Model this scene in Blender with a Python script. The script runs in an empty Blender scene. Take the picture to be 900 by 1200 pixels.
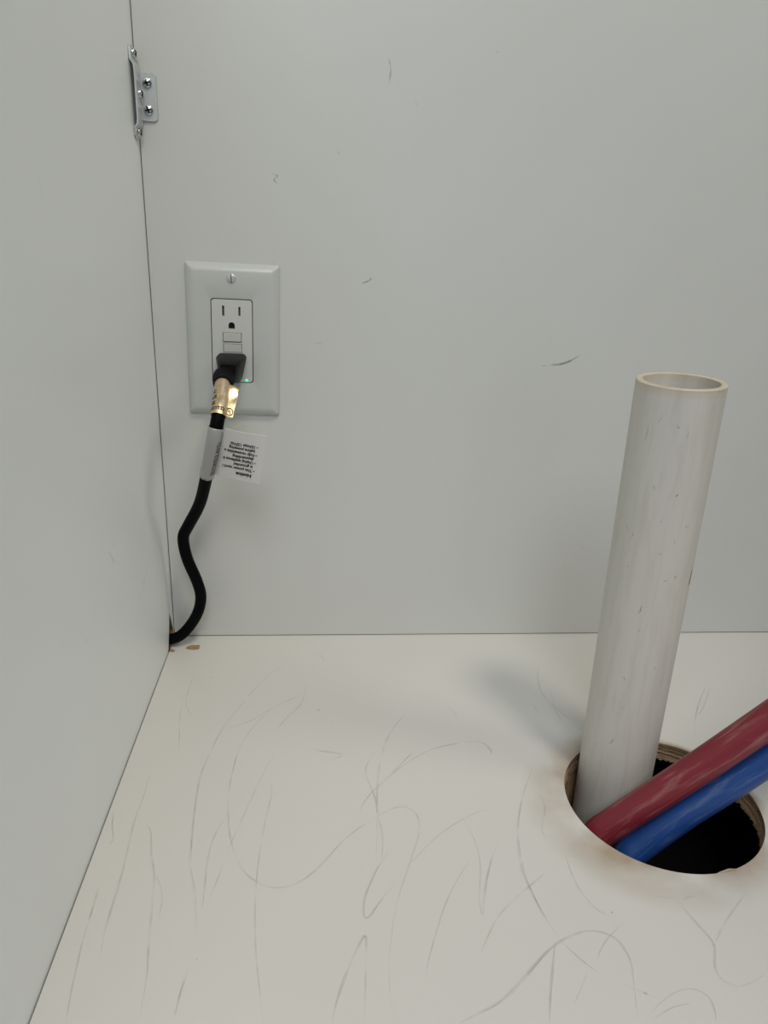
import bpy, bmesh, math, random
from mathutils import Vector, Matrix, Euler
random.seed(7)
# ------------------------------------------------------------ camera, world, lights
S = bpy.context.scene
cam_d = bpy.data.cameras.new('camera'); cam = bpy.data.objects.new('camera', cam_d); S.collection.objects.link(cam)
cam.location = (0.131068, -0.597206, 0.336801); cam.rotation_euler = (1.220916, -0.033547, -0.07287)
cam_d.sensor_fit = 'HORIZONTAL'; cam_d.sensor_width = 36.0; cam_d.lens = 36.0 * 880.06 / 900.0
cam_d.clip_start = 0.01
S.camera = cam
S.view_settings.view_transform = 'Standard'; S.view_settings.look = 'None'
S.view_settings.gamma = 1.0; S.view_settings.use_curve_mapping = False
S.view_settings.exposure = -0.03
w = bpy.data.worlds.new('room_light'); S.world = w; w.use_nodes = True
bgn = w.node_tree.nodes['Background']; bgn.inputs[0].default_value = (0.75, 0.82, 1.0, 1); bgn.inputs[1].default_value = 0.06
def area(name, loc, target, size, power, col):
    d = bpy.data.lights.new(name, 'AREA'); d.shape = 'DISK'; d.size = size; d.energy = power; d.color = col
    o = bpy.data.objects.new(name, d); S.collection.objects.link(o); o.location = loc
    o.rotation_euler = (Vector(target) - Vector(loc)).to_track_quat('-Z', 'Y').to_euler()
area('ceiling_lamp_over_cabinet', (0.72, -1.14, 2.4), (0.3, -0.2, 0), 0.36, 18.0, (1.0, 0.945, 0.77))
area('ceiling_lamp_right', (2.15, -1.0, 2.4), (0.3, -0.1, 0), 0.8, 14.5, (0.98, 1.0, 0.84))
area('daylight_from_room', (0.05, -1.6, 1.6), (0.3, 0, 0.2), 0.8, 14.4, (0.92, 0.955, 1.0))
area('bluish_fill_low_front', (0.5, -1.2, 0.35), (0, -0.4, 0.05), 0.5, 0.6, (0.75, 0.78, 1.0))  # low fill added to lift and cool the left wall near the front
area('fill_light_left', (-0.5, -1.2, 2.4), (0.2, -0.1, 0.1), 0.6, 2.4, (0.5, 0.8, 1.0))  # added fill from the upper left, not a known ceiling lamp

# ------------------------------------------------------------ measured shapes (metres)
PLATE = [0.06097, 0.25834, -0.017]
CORD = [(0.0568, -0.034, 0.2361), (0.0578, -0.05, 0.2346), (0.0583, -0.068, 0.2272), (0.0579, -0.079, 0.2175), (0.0566, -0.082, 0.2103), (0.0544, -0.08, 0.2007), (0.0499, -0.072, 0.184), (0.0453, -0.062, 0.1694), (0.036, -0.044, 0.1403), (0.0239, -0.034, 0.1174), (0.0191, -0.031, 0.106), (0.0208, -0.028, 0.0868), (0.0268, -0.025, 0.0663), (0.0292, -0.023, 0.0496), (0.0244, -0.021, 0.0318), (0.0136, -0.019, 0.0153), (0.0043, -0.0175, 0.0079)]
FLAG = [(0.0629, -0.084, 0.21), (0.0907, -0.08, 0.204), (0.0842, -0.068, 0.1645), (0.0506, -0.062, 0.1694)]
GOLD = [(0.0628, -0.056, 0.2352), (0.0707, -0.058, 0.2321), (0.071, -0.062, 0.2268), (0.0671, -0.074, 0.2134), (0.0609, -0.076, 0.2156)]
PLUG = [(0.0529, -0.034, 0.2473), (0.0687, -0.034, 0.2473), (0.0651, -0.034, 0.2318), (0.0517, -0.034, 0.2328)]
CHIP = [(0.0136, -0.0221), (0.014, -0.0182), (0.0166, -0.0161), (0.0208, -0.0154), (0.0249, -0.0158), (0.0251, -0.0194), (0.0249, -0.023), (0.0215, -0.024), (0.0171, -0.0236)]
FLOOR_MARKS = [([(0.1047, -0.0393), (0.0888, -0.0617), (0.0774, -0.0855), (0.0649, -0.1182), (0.0583, -0.1381), (0.0542, -0.1612), (0.051, -0.1867), (0.0521, -0.2137), (0.0546, -0.2414), (0.0601, -0.2721), (0.0671, -0.3043)], 0.5), ([(0.1198, -0.0865), (0.0981, -0.1057), (0.084, -0.1264), (0.0746, -0.1527), (0.0718, -0.1791), (0.0719, -0.2069), (0.0767, -0.2389), (0.0847, -0.2614), (0.0951, -0.2736), (0.1068, -0.2783), (0.1192, -0.2746), (0.1307, -0.2632), (0.1429, -0.2464), (0.1559, -0.2334), (0.1721, -0.2215), (0.183, -0.2182), (0.19, -0.2258), (0.19, -0.2398), (0.1822, -0.2622), (0.1727, -0.288), (0.1667, -0.3136), (0.1638, -0.3385), (0.1654, -0.3569)], 0.6), ([(0.1962, -0.1162), (0.1833, -0.1365), (0.1739, -0.1602), (0.1681, -0.1904), (0.1656, -0.2213), (0.1675, -0.2423), (0.1652, -0.2646)], 0.7), ([(0.171, -0.1601), (0.1613, -0.1776), (0.1606, -0.1902), (0.165, -0.2101), (0.1649, -0.232), (0.1623, -0.2614)], 0.5), ([(0.2491, -0.1706), (0.2494, -0.1624), (0.2433, -0.1552), (0.228, -0.1562), (0.206, -0.1635), (0.1869, -0.1784), (0.1714, -0.1946), (0.1596, -0.2099), (0.1537, -0.2238)], 0.8), ([(0.194, -0.1654), (0.184, -0.1783), (0.1745, -0.1907)], 0.7), ([(0.1708, -0.2539), (0.164, -0.2645), (0.1586, -0.2762), (0.1545, -0.2872), (0.1536, -0.2979), (0.1561, -0.2993), (0.1623, -0.2903), (0.1725, -0.2767)], 0.7), ([(0.136, -0.3555), (0.139, -0.3436), (0.1443, -0.3289), (0.1511, -0.3141), (0.154, -0.3111), (0.1532, -0.327), (0.151, -0.3562)], 0.8), ([(0.1228, -0.1564), (0.1272, -0.1611), (0.1373, -0.1637), (0.1451, -0.1662), (0.1401, -0.1704), (0.133, -0.1733)], 0.7), ([(0.0975, -0.1902), (0.0989, -0.204), (0.0968, -0.226), (0.0952, -0.2557), (0.0956, -0.2848), (0.0981, -0.3129), (0.1018, -0.3356), (0.1052, -0.354)], 0.5), ([(0.0985, -0.1625), (0.0917, -0.1859), (0.084, -0.2184), (0.0773, -0.2487), (0.0734, -0.2727), (0.0708, -0.2864)], 0.4), ([(0.0729, -0.2216), (0.0676, -0.2386), (0.0662, -0.2576), (0.0674, -0.2753), (0.0683, -0.2916)], 0.6), ([(0.2343, -0.2219), (0.2182, -0.2304), (0.2007, -0.2436), (0.1862, -0.2592), (0.1807, -0.2652)], 0.5), ([(0.2192, -0.2322), (0.2225, -0.2494), (0.2221, -0.2668), (0.2171, -0.2899), (0.2168, -0.3006), (0.221, -0.2844), (0.2276, -0.2671), (0.2366, -0.2483)], 0.5), ([(0.2176, -0.262), (0.208, -0.2753), (0.1984, -0.2918), (0.1917, -0.3072), (0.1851, -0.3239), (0.1816, -0.335)], 0.4), ([(0.276, -0.1812), (0.2616, -0.2095), (0.2509, -0.2386), (0.2468, -0.2616), (0.2464, -0.2826), (0.2502, -0.3047)], 0.8), ([(0.2588, -0.2738), (0.2468, -0.2827), (0.2293, -0.2972), (0.2201, -0.3085), (0.2103, -0.325)], 0.7), ([(0.2447, -0.3243), (0.2306, -0.3373), (0.218, -0.3474), (0.2047, -0.3539), (0.1941, -0.3583)], 0.9), ([(0.2704, -0.2079), (0.2729, -0.2138), (0.2717, -0.2251), (0.2659, -0.2392), (0.2657, -0.2494)], 0.5), ([(0.0272, -0.0542), (0.0266, -0.0901), (0.0288, -0.1067), (0.0366, -0.1226)], 0.4), ([(0.0234, -0.0901), (0.0266, -0.1223), (0.0337, -0.165)], 0.4), ([(0.0609, -0.1357), (0.0779, -0.1262), (0.0951, -0.1083), (0.1167, -0.0922)], 0.4), ([(0.118, -0.0806), (0.1154, -0.1034), (0.1051, -0.1218), (0.097, -0.1391)], 0.5), ([(0.0674, -0.3253), (0.0653, -0.336), (0.0645, -0.3491)], 0.5), ([(0.1187, -0.0362), (0.1276, -0.033), (0.1329, -0.0432)], 0.4), ([(0.2258, -0.1115), (0.2309, -0.1197), (0.2312, -0.1276)], 0.3), ([(0.2462, -0.2589), (0.2451, -0.2709), (0.2466, -0.2835), (0.2492, -0.3006), (0.2536, -0.3156)], 0.7), ([(0.2739, -0.26), (0.2733, -0.2744), (0.2746, -0.2879), (0.2796, -0.2998), (0.2852, -0.3042)], 0.5), ([(0.204, -0.3537), (0.2121, -0.351), (0.2214, -0.3442), (0.2335, -0.3338), (0.2443, -0.3245), (0.2547, -0.3176), (0.2663, -0.3133), (0.275, -0.3131), (0.2823, -0.3169), (0.2852, -0.3227), (0.2859, -0.3318), (0.2822, -0.3454), (0.2778, -0.3611)], 0.8), ([(0.2513, -0.3174), (0.2453, -0.3335), (0.2399, -0.3483), (0.2362, -0.3599)], 0.7), ([(0.2533, -0.3165), (0.2612, -0.3289), (0.2696, -0.3381), (0.2801, -0.3445), (0.2919, -0.3508)], 0.5), ([(0.3101, -0.2911), (0.3184, -0.2934), (0.3254, -0.295), (0.3274, -0.3019), (0.331, -0.3132), (0.3332, -0.3211), (0.3322, -0.3266), (0.3277, -0.3355), (0.3275, -0.3425), (0.3328, -0.3465), (0.3419, -0.3449), (0.3525, -0.3402)], 0.8), ([(0.3387, -0.2934), (0.3319, -0.2942), (0.3275, -0.2977)], 0.8), ([(0.367, -0.2928), (0.3536, -0.304), (0.3418, -0.3146), (0.335, -0.3221)], 0.7), ([(0.2915, -0.3085), (0.2833, -0.314), (0.2744, -0.3222), (0.2694, -0.3293)], 0.5), ([(0.2621, -0.336), (0.2562, -0.3442), (0.2508, -0.3512)], 0.4), ([(0.2848, -0.3584), (0.2928, -0.3525), (0.3029, -0.3477), (0.3113, -0.3471), (0.3166, -0.3512), (0.3162, -0.3583), (0.314, -0.3637)], 0.5), ([(0.2304, -0.2608), (0.2247, -0.2747), (0.2194, -0.292)], 0.6), ([(0.3065, -0.3539), (0.2961, -0.3558), (0.2854, -0.3607)], 0.4), ([(0.0178, -0.1791), (0.0186, -0.2034), (0.0179, -0.2231), (0.0189, -0.2415), (0.0201, -0.2565), (0.0207, -0.2743), (0.0208, -0.2891), (0.0213, -0.3045), (0.0232, -0.319)], 0.7), ([(0.0249, -0.2281), (0.0293, -0.2329), (0.0334, -0.2507), (0.0381, -0.2653), (0.0407, -0.2808), (0.0435, -0.3005), (0.0459, -0.3169), (0.0479, -0.3291), (0.049, -0.3487)], 0.7), ([(0.0386, -0.2653), (0.0437, -0.2753), (0.0463, -0.2848), (0.0466, -0.2972)], 0.4), ([(0.0103, -0.272), (0.0109, -0.2851), (0.0113, -0.2957)], 0.7), ([(0.0113, -0.2957), (0.0117, -0.3074), (0.0131, -0.3216), (0.0145, -0.3348), (0.0167, -0.3492)], 0.5), ([(0.0519, -0.1773), (0.0516, -0.1993), (0.0533, -0.2244), (0.0554, -0.2472), (0.0564, -0.26), (0.0621, -0.2761), (0.0677, -0.3049)], 0.6), ([(0.0668, -0.3225), (0.0655, -0.3343), (0.0647, -0.3482)], 0.7), ([(0.0033, -0.2154), (0.0055, -0.2274), (0.009, -0.2389), (0.0075, -0.2443)], 0.5), ([(0.3159, -0.0482), (0.3078, -0.0732), (0.3055, -0.0964), (0.3095, -0.114), (0.311, -0.1346), (0.3147, -0.1502)], 0.5), ([(0.3133, -0.0921), (0.3108, -0.114), (0.3196, -0.1348)], 0.4), ([(0.4468, -0.0856), (0.427, -0.1125), (0.4117, -0.1373), (0.4051, -0.1527)], 0.5), ([(0.4472, -0.0904), (0.4288, -0.1169), (0.4176, -0.1293)], 0.4), ([(0.2468, -0.1612), (0.2495, -0.1648), (0.2489, -0.1701)], 0.6), ([(0.2942, -0.1093), (0.2953, -0.1241)], 0.5)]
BACK_MARKS = [([(0.3046, 0.2445), (0.3088, 0.2446), (0.3143, 0.2454), (0.3192, 0.2459), (0.3246, 0.2474), (0.3299, 0.2499), (0.3358, 0.2538)], 0.9), ([(0.3091, 0.245), (0.3105, 0.2443)], 1.6), ([(0.1737, 0.4549), (0.1757, 0.4482), (0.1748, 0.4403)], 0.5), ([(0.1748, 0.4387), (0.1769, 0.4472)], 0.4), ([(0.0917, 0.3774), (0.0966, 0.3764), (0.0935, 0.374), (0.0959, 0.3713)], 0.5), ([(0.1389, 0.3938), (0.1413, 0.3928)], 0.9), ([(0.1349, 0.3619), (0.1399, 0.3615)], 0.5), ([(0.1588, 0.3038), (0.164, 0.3058), (0.1665, 0.3084)], 0.5), ([(0.092, 0.3183), (0.0937, 0.3093)], 0.4), ([(0.1239, 0.2581), (0.1292, 0.2582)], 0.5), ([(0.1941, 0.4279), (0.1954, 0.4258)], 0.4), ([(0.2495, 0.4622), (0.2508, 0.4612)], 0.6), ([(0.0612, 0.3382), (0.0648, 0.3372)], 0.3), ([(0.3568, 0.0874), (0.3653, 0.0808)], 0.4)]
LEFT_MARKS = [([(-0.1562, 0.1563), (-0.1507, 0.1488)], 0.9), ([(-0.1652, 0.1526), (-0.1566, 0.1432), (-0.1601, 0.139)], 0.4), ([(-0.1584, 0.144), (-0.1435, 0.1333)], 0.4), ([(-0.0659, 0.1034), (-0.0891, 0.0932), (-0.1051, 0.0854)], 0.6), ([(-0.2203, 0.1233), (-0.2169, 0.1192)], 0.6), ([(-0.0558, 0.3917), (-0.0467, 0.3802)], 0.4), ([(-0.2113, 0.3586), (-0.2088, 0.3497)], 0.3)]
# ------------------------------------------------------------ node materials
def mat(name, col, rough=0.5, metal=0.0, noise=None, bump=0.0, bscale=300, spec=0.5, coat=0.0, alpha=None, emit=None):
    """noise = (scale, amount, dark colour) mottles the base colour"""
    m = bpy.data.materials.new(name); m.use_nodes = True
    nt = m.node_tree; b = nt.nodes['Principled BSDF']
    b.inputs['Base Color'].default_value = (*col, 1); b.inputs['Roughness'].default_value = rough
    b.inputs['Metallic'].default_value = metal; b.inputs['Specular IOR Level'].default_value = spec
    b.inputs['Coat Weight'].default_value = coat
    if emit: b.inputs['Emission Color'].default_value = (*emit[0], 1); b.inputs['Emission Strength'].default_value = emit[1]
    if noise or bump: tc = nt.nodes.new('ShaderNodeTexCoord')
    if noise:
        n = nt.nodes.new('ShaderNodeTexNoise'); n.inputs['Scale'].default_value = noise[0]; n.inputs['Detail'].default_value = 6
        nt.links.new(tc.outputs['Object'], n.inputs['Vector'])
        r = nt.nodes.new('ShaderNodeMapRange'); r.inputs[1].default_value = 0.35; r.inputs[2].default_value = 0.75
        r.inputs[3].default_value = 0; r.inputs[4].default_value = noise[1]
        nt.links.new(n.outputs[0], r.inputs[0])
        x = nt.nodes.new('ShaderNodeMix'); x.data_type = 'RGBA'
        x.inputs[6].default_value = (*col, 1); x.inputs[7].default_value = (*noise[2], 1)
        nt.links.new(r.outputs[0], x.inputs[0]); nt.links.new(x.outputs[2], b.inputs['Base Color'])
    if bump:
        n2 = nt.nodes.new('ShaderNodeTexNoise'); n2.inputs['Scale'].default_value = bscale; n2.inputs['Detail'].default_value = 3
        nt.links.new(tc.outputs['Object'], n2.inputs['Vector'])
        bp = nt.nodes.new('ShaderNodeBump'); bp.inputs['Strength'].default_value = bump; bp.inputs['Distance'].default_value = 0.001
        nt.links.new(n2.outputs[0], bp.inputs['Height']); nt.links.new(bp.outputs[0], b.inputs['Normal'])
    return m
def N(nt, kind, **kw):
    n = nt.nodes.new(kind)
    for k, v in kw.items(): setattr(n, k, v)
    return n
def math_node(nt, op, a, b=None, clamp=False):
    n = nt.nodes.new('ShaderNodeMath'); n.operation = op; n.use_clamp = clamp
    for i, v in enumerate((a, b)):
        if v is None: continue
        if isinstance(v, (int, float)): n.inputs[i].default_value = v
        else: nt.links.new(v, n.inputs[i])
    return n.outputs[0]

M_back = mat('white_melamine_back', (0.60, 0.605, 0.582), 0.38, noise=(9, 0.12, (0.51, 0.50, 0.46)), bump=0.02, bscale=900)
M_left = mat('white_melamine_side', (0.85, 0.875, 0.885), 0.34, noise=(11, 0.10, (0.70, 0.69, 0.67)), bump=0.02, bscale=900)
# floor melamine with brown grime and saw burn around the hole
def floor_mat():
    m = mat('white_melamine_floor', (0.638, 0.618, 0.595), 0.36, bump=0.02, bscale=900); nt = m.node_tree; b = nt.nodes['Principled BSDF']
    tc = N(nt, 'ShaderNodeTexCoord'); sub = N(nt, 'ShaderNodeVectorMath', operation='SUBTRACT')
    nt.links.new(tc.outputs['Object'], sub.inputs[0]); sub.inputs[1].default_value = (HX, HY, 0)
    ln = N(nt, 'ShaderNodeVectorMath', operation='LENGTH'); nt.links.new(sub.outputs[0], ln.inputs[0])
    sx = N(nt, 'ShaderNodeSeparateXYZ'); nt.links.new(sub.outputs[0], sx.inputs[0])
    no = N(nt, 'ShaderNodeTexNoise'); no.inputs['Scale'].default_value = 22; no.inputs['Detail'].default_value = 5
    nt.links.new(tc.outputs['Object'], no.inputs['Vector'])
    ang = math_node(nt, 'ARCTAN2', sx.outputs[1], sx.outputs[0])
    # bias: strongest to the front left of the hole (angle about -2.4), weak elsewhere
    c = math_node(nt, 'COSINE', math_node(nt, 'ADD', ang, 2.6)); c = math_node(nt, 'MULTIPLY_ADD', c, 0.5); 
    c.node.inputs[2].default_value = 0.5
    width = math_node(nt, 'MULTIPLY_ADD', c, 0.031); width.node.inputs[2].default_value = 0.004
    t = math_node(nt, 'DIVIDE', math_node(nt, 'SUBTRACT', ln.outputs['Value'], HR), width)
    t = math_node(nt, 'SUBTRACT', 1.0, t, True)
    t = math_node(nt, 'POWER', t, 1.3)
    nn = N(nt, 'ShaderNodeMapRange'); nn.inputs[1].default_value = 0.30; nn.inputs[2].default_value = 0.65; nt.links.new(no.outputs[0], nn.inputs[0])
    f = math_node(nt, 'MULTIPLY', math_node(nt, 'MULTIPLY', t, nn.outputs[0]), 0.95)
    mott = N(nt, 'ShaderNodeTexNoise'); mott.inputs['Scale'].default_value = 8; mott.inputs['Detail'].default_value = 4
    nt.links.new(tc.outputs['Object'], mott.inputs['Vector'])
    mr = N(nt, 'ShaderNodeMapRange'); mr.inputs[1].default_value = 0.4; mr.inputs[2].default_value = 0.7; mr.inputs[4].default_value = 0.16; nt.links.new(mott.outputs[0], mr.inputs[0])
    x1 = N(nt, 'ShaderNodeMix', data_type='RGBA'); x1.inputs[6].default_value = (0.638, 0.618, 0.595, 1); x1.inputs[7].default_value = (0.60, 0.565, 0.53, 1)
    nt.links.new(mr.outputs[0], x1.inputs[0])
    x2 = N(nt, 'ShaderNodeMix', data_type='RGBA'); x2.inputs[7].default_value = (0.30, 0.19, 0.09, 1)
    nt.links.new(x1.outputs[2], x2.inputs[6]); nt.links.new(f, x2.inputs[0]); nt.links.new(x2.outputs[2], b.inputs['Base Color'])
    return m
HX, HY, HR = 0.35107, -0.21695, 0.06166
M_floor = floor_mat()
M_chipboard = mat('raw_particle_board', (0.42, 0.28, 0.15), 0.9, noise=(600, 0.8, (0.16, 0.09, 0.04)), bump=0.6, bscale=1200)
M_void = mat('unlit_void_black', (0.012, 0.011, 0.010), 0.95, bump=0.1, spec=0.1)  # shade of the closed void is put into this near-black colour
def ply_mat():
    m = mat('sawn_plywood_edge', (0.30, 0.20, 0.12), 0.85, bump=0.5, bscale=900); nt = m.node_tree; b = nt.nodes['Principled BSDF']
    tc = N(nt, 'ShaderNodeTexCoord'); s = N(nt, 'ShaderNodeSeparateXYZ'); nt.links.new(tc.outputs['Object'], s.inputs[0])
    no = N(nt, 'ShaderNodeTexNoise'); no.inputs['Scale'].default_value = 120; nt.links.new(tc.outputs['Object'], no.inputs['Vector'])
    z = math_node(nt, 'MULTIPLY_ADD', s.outputs[2], -430); z.node.inputs[2].default_value = 0
    z = math_node(nt, 'ADD', z, math_node(nt, 'MULTIPLY', no.outputs[0], 1.2))
    cr = N(nt, 'ShaderNodeValToRGB'); fr = math_node(nt, 'FRACT', math_node(nt, 'MULTIPLY', z, 0.55)); nt.links.new(fr, cr.inputs[0])
    e = cr.color_ramp.elements; e[0].position = 0.0; e[0].color = (0.40, 0.26, 0.155, 1); e[1].position = 1.0; e[1].color = (0.33, 0.21, 0.125, 1)
    k = cr.color_ramp.elements.new(0.5); k.color = (0.12, 0.075, 0.04, 1); k = cr.color_ramp.elements.new(0.62); k.color = (0.46, 0.32, 0.20, 1)
    nt.links.new(cr.outputs[0], b.inputs['Base Color']); return m
M_ply = ply_mat()
def mark_mat(name, col, a):
    m = bpy.data.materials.new(name); m.use_nodes = True; nt = m.node_tree
    b = nt.nodes['Principled BSDF']; b.inputs['Base Color'].default_value = (*col, 1); b.inputs['Roughness'].default_value = 0.6
    tc = N(nt, 'ShaderNodeTexCoord'); no = N(nt, 'ShaderNodeTexNoise'); no.inputs['Scale'].default_value = 60; no.inputs['Detail'].default_value = 8
    nt.links.new(tc.outputs['Object'], no.inputs['Vector'])
    r = N(nt, 'ShaderNodeMapRange'); r.inputs[1].default_value = 0.33; r.inputs[2].default_value = 0.66; r.inputs[3].default_value = 0.0; r.inputs[4].default_value = a
    nt.links.new(no.outputs[0], r.inputs[0]); nt.links.new(r.outputs[0], b.inputs['Alpha'])
    return m
M_scuff = mark_mat('grey_scuff', (0.40, 0.39, 0.375), 0.24)
M_mark = mark_mat('dark_pencil_mark', (0.25, 0.24, 0.22), 0.6)
M_plate = mat('grey_white_plastic_plate', (0.525, 0.54, 0.52), 0.30, bump=0.01)
M_face = mat('white_receptacle_plastic', (0.57, 0.575, 0.555), 0.35)
M_button = mat('light_grey_button', (0.53, 0.53, 0.49), 0.4)
M_dark = mat('dark_slot', (0.01, 0.01, 0.01), 0.8)
M_slotgrey = mat('slot_contact', (0.10, 0.10, 0.10), 0.5)
M_screww = mat('painted_screw', (0.55, 0.56, 0.56), 0.3, metal=0.3)
M_led = mat('green_indicator', (0.02, 0.6, 0.3), 0.3, emit=((0.02, 1.0, 0.42), 1.6))
M_rubber = mat('black_cord_rubber', (0.0018, 0.002, 0.0025), 0.5, noise=(260, 0.2, (0.010, 0.010, 0.010)), bump=0.05, bscale=700, spec=0.05)
M_plug = mat('black_moulded_plug', (0.006, 0.006, 0.006), 0.42, noise=(180, 0.2, (0.018, 0.018, 0.018)), bump=0.05, bscale=800, spec=0.1)
M_tag = mat('white_laminated_tag', (0.74, 0.72, 0.69), 0.30, coat=0.3)
M_wrap = mat('clear_laminate_wrap', (0.36, 0.36, 0.355), 0.2, coat=0.5)
M_ink = mat('black_ink', (0.012, 0.012, 0.012), 0.6)
M_inkg = mat('grey_ink', (0.035, 0.035, 0.035), 0.6)
M_inkb = mat('brown_ink', (0.07, 0.045, 0.03), 0.5)
def gold_mat():
    m = mat('holographic_gold_foil', (0.78, 0.60, 0.33), 0.33, metal=0.9, bump=0.3, bscale=160); nt = m.node_tree; b = nt.nodes['Principled BSDF']
    tc = N(nt, 'ShaderNodeTexCoord'); v = N(nt, 'ShaderNodeTexVoronoi'); v.inputs['Scale'].default_value = 170
    nt.links.new(tc.outputs['Object'], v.inputs['Vector']); h = N(nt, 'ShaderNodeHueSaturation'); h.inputs['Saturation'].default_value = 0.55
    nt.links.new(v.outputs['Color'], h.inputs['Color']); x = N(nt, 'ShaderNodeMix', data_type='RGBA'); x.inputs[0].default_value = 0.22
    x.inputs[6].default_value = (0.78, 0.60, 0.33, 1); nt.links.new(h.outputs[0], x.inputs[7]); nt.links.new(x.outputs[2], b.inputs['Base Color']); return m
M_gold = gold_mat()
M_zinc = mat('zinc_plated_steel', (0.60, 0.625, 0.63), 0.38, metal=0.4, noise=(160, 0.3, (0.42, 0.42, 0.40)))
M_screw = mat('bright_screw_steel', (0.55, 0.57, 0.58), 0.22, metal=0.95)
def tube_mat(name, col, dirt, amt, rough=0.42, su=22, sv=13, lo=0.52, hi=0.72):
    m = mat(name, col, rough); nt = m.node_tree; b = nt.nodes['Principled BSDF']
    uv = N(nt, 'ShaderNodeUVMap'); mp = N(nt, 'ShaderNodeMapping'); mp.inputs['Scale'].default_value = (su, sv, 1)
    nt.links.new(uv.outputs[0], mp.inputs[0]); no = N(nt, 'ShaderNodeTexNoise'); no.inputs['Scale'].default_value = 1; no.inputs['Detail'].default_value = 9; no.inputs['Roughness'].default_value = 0.62; no.inputs['Distortion'].default_value = 0.6
    nt.links.new(mp.outputs[0], no.inputs['Vector'])
    r = N(nt, 'ShaderNodeMapRange'); r.inputs[1].default_value = lo; r.inputs[2].default_value = hi; r.inputs[4].default_value = amt; nt.links.new(no.outputs[0], r.inputs[0])
    x = N(nt, 'ShaderNodeMix', data_type='RGBA'); x.inputs[6].default_value = (*col, 1); x.inputs[7].default_value = (*dirt, 1)
    nt.links.new(r.outputs[0], x.inputs[0]); nt.links.new(x.outputs[2], b.inputs['Base Color'])
    nt.links.new(x.outputs[2], b.inputs['Base Color'])
    return m
M_red = tube_mat('red_plastic_tube', (0.20, 0.018, 0.030), (0.42, 0.22, 0.21), 0.6)
M_blue = tube_mat('blue_plastic_tube', (0.012, 0.058, 0.235), (0.13, 0.19, 0.30), 0.7)
def pvc_mat():
    m = tube_mat('scuffed_white_pvc', (0.60, 0.575, 0.525), (0.42, 0.375, 0.32), 0.5, 0.4, 18, 26, 0.47, 0.82)
    nt = m.node_tree; b = nt.nodes['Principled BSDF']; prev = b.inputs['Base Color'].links[0].from_socket
    uv = N(nt, 'ShaderNodeUVMap'); mp = N(nt, 'ShaderNodeMapping'); mp.inputs['Scale'].default_value = (150, 22, 1); nt.links.new(uv.outputs[0], mp.inputs[0])
    no = N(nt, 'ShaderNodeTexNoise'); no.inputs['Scale'].default_value = 1; no.inputs['Detail'].default_value = 4; nt.links.new(mp.outputs[0], no.inputs['Vector'])
    r = N(nt, 'ShaderNodeMapRange'); r.inputs[1].default_value = 0.69; r.inputs[2].default_value = 0.78; r.inputs[4].default_value = 0.55; nt.links.new(no.outputs[0], r.inputs[0])
    # brown grime gathers on the sawn rim: u (metres along the pipe from its top)
    sp = N(nt, 'ShaderNodeSeparateXYZ'); nt.links.new(uv.outputs[0], sp.inputs[0])
    n3 = N(nt, 'ShaderNodeTexNoise'); n3.inputs['Scale'].default_value = 1; mp3 = N(nt, 'ShaderNodeMapping'); mp3.inputs['Scale'].default_value = (90, 14, 1); nt.links.new(uv.outputs[0], mp3.inputs[0]); nt.links.new(mp3.outputs[0], n3.inputs['Vector'])
    rim = math_node(nt, 'SUBTRACT', 1.0, math_node(nt, 'DIVIDE', sp.outputs[0], 0.006), True)
    rim = math_node(nt, 'MULTIPLY', rim, math_node(nt, 'MULTIPLY', n3.outputs[0], 0.75))
    x = N(nt, 'ShaderNodeMix', data_type='RGBA'); x.inputs[7].default_value = (0.28, 0.22, 0.17, 1); nt.links.new(prev, x.inputs[6]); nt.links.new(r.outputs[0], x.inputs[0])
    x2 = N(nt, 'ShaderNodeMix', data_type='RGBA'); x2.inputs[7].default_value = (0.50, 0.33, 0.17, 1); nt.links.new(x.outputs[2], x2.inputs[6]); nt.links.new(rim, x2.inputs[0])
    nt.links.new(x2.outputs[2], b.inputs['Base Color']); return m
M_pvc = pvc_mat()

# ------------------------------------------------------------ helpers
def link(name, me, mats, parent=None, smooth=False):
    o = bpy.data.objects.new(name, me); S.collection.objects.link(o)
    for m in (mats if isinstance(mats, (list, tuple)) else [mats]): me.materials.append(m)
    if parent: o.parent = parent
    if smooth:
        for p in me.polygons: p.use_smooth = True
    return o
def obj(name, bm, mats, parent=None, smooth=False, sharp=None):
    bmesh.ops.recalc_face_normals(bm, faces=bm.faces)
    me = bpy.data.meshes.new(name); bm.to_mesh(me); bm.free()
    o = link(name, me, mats, parent, smooth)
    if smooth and sharp:
        me.set_sharp_from_angle(angle=math.radians(sharp))
    return o
def thing(name, label, cat, loc, group=None):
    o = bpy.data.objects.new(name, None); S.collection.objects.link(o); o.location = loc; o.empty_display_size = 0.02
    o['label'] = label; o['category'] = cat
    if group: o['group'] = group
    bpy.context.view_layer.update()
    return o
def attach(o, t):                       # parent while the mesh keeps its world coordinates
    o.parent = t; o.matrix_parent_inverse = Matrix.Translation(t.location).inverted() if t.type == 'EMPTY' else Matrix.Identity(4)
    return o
def struct(o): o['kind'] = 'structure'; return o
def box(bm, lo, hi, mi=0):
    vs = [bm.verts.new((x, y, z)) for x in (lo[0], hi[0]) for y in (lo[1], hi[1]) for z in (lo[2], hi[2])]
    for f in ((0, 1, 3, 2), (4, 6, 7, 5), (0, 4, 5, 1), (2, 3, 7, 6), (0, 2, 6, 4), (1, 5, 7, 3)):
        bm.faces.new([vs[i] for i in f]).material_index = mi
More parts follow.
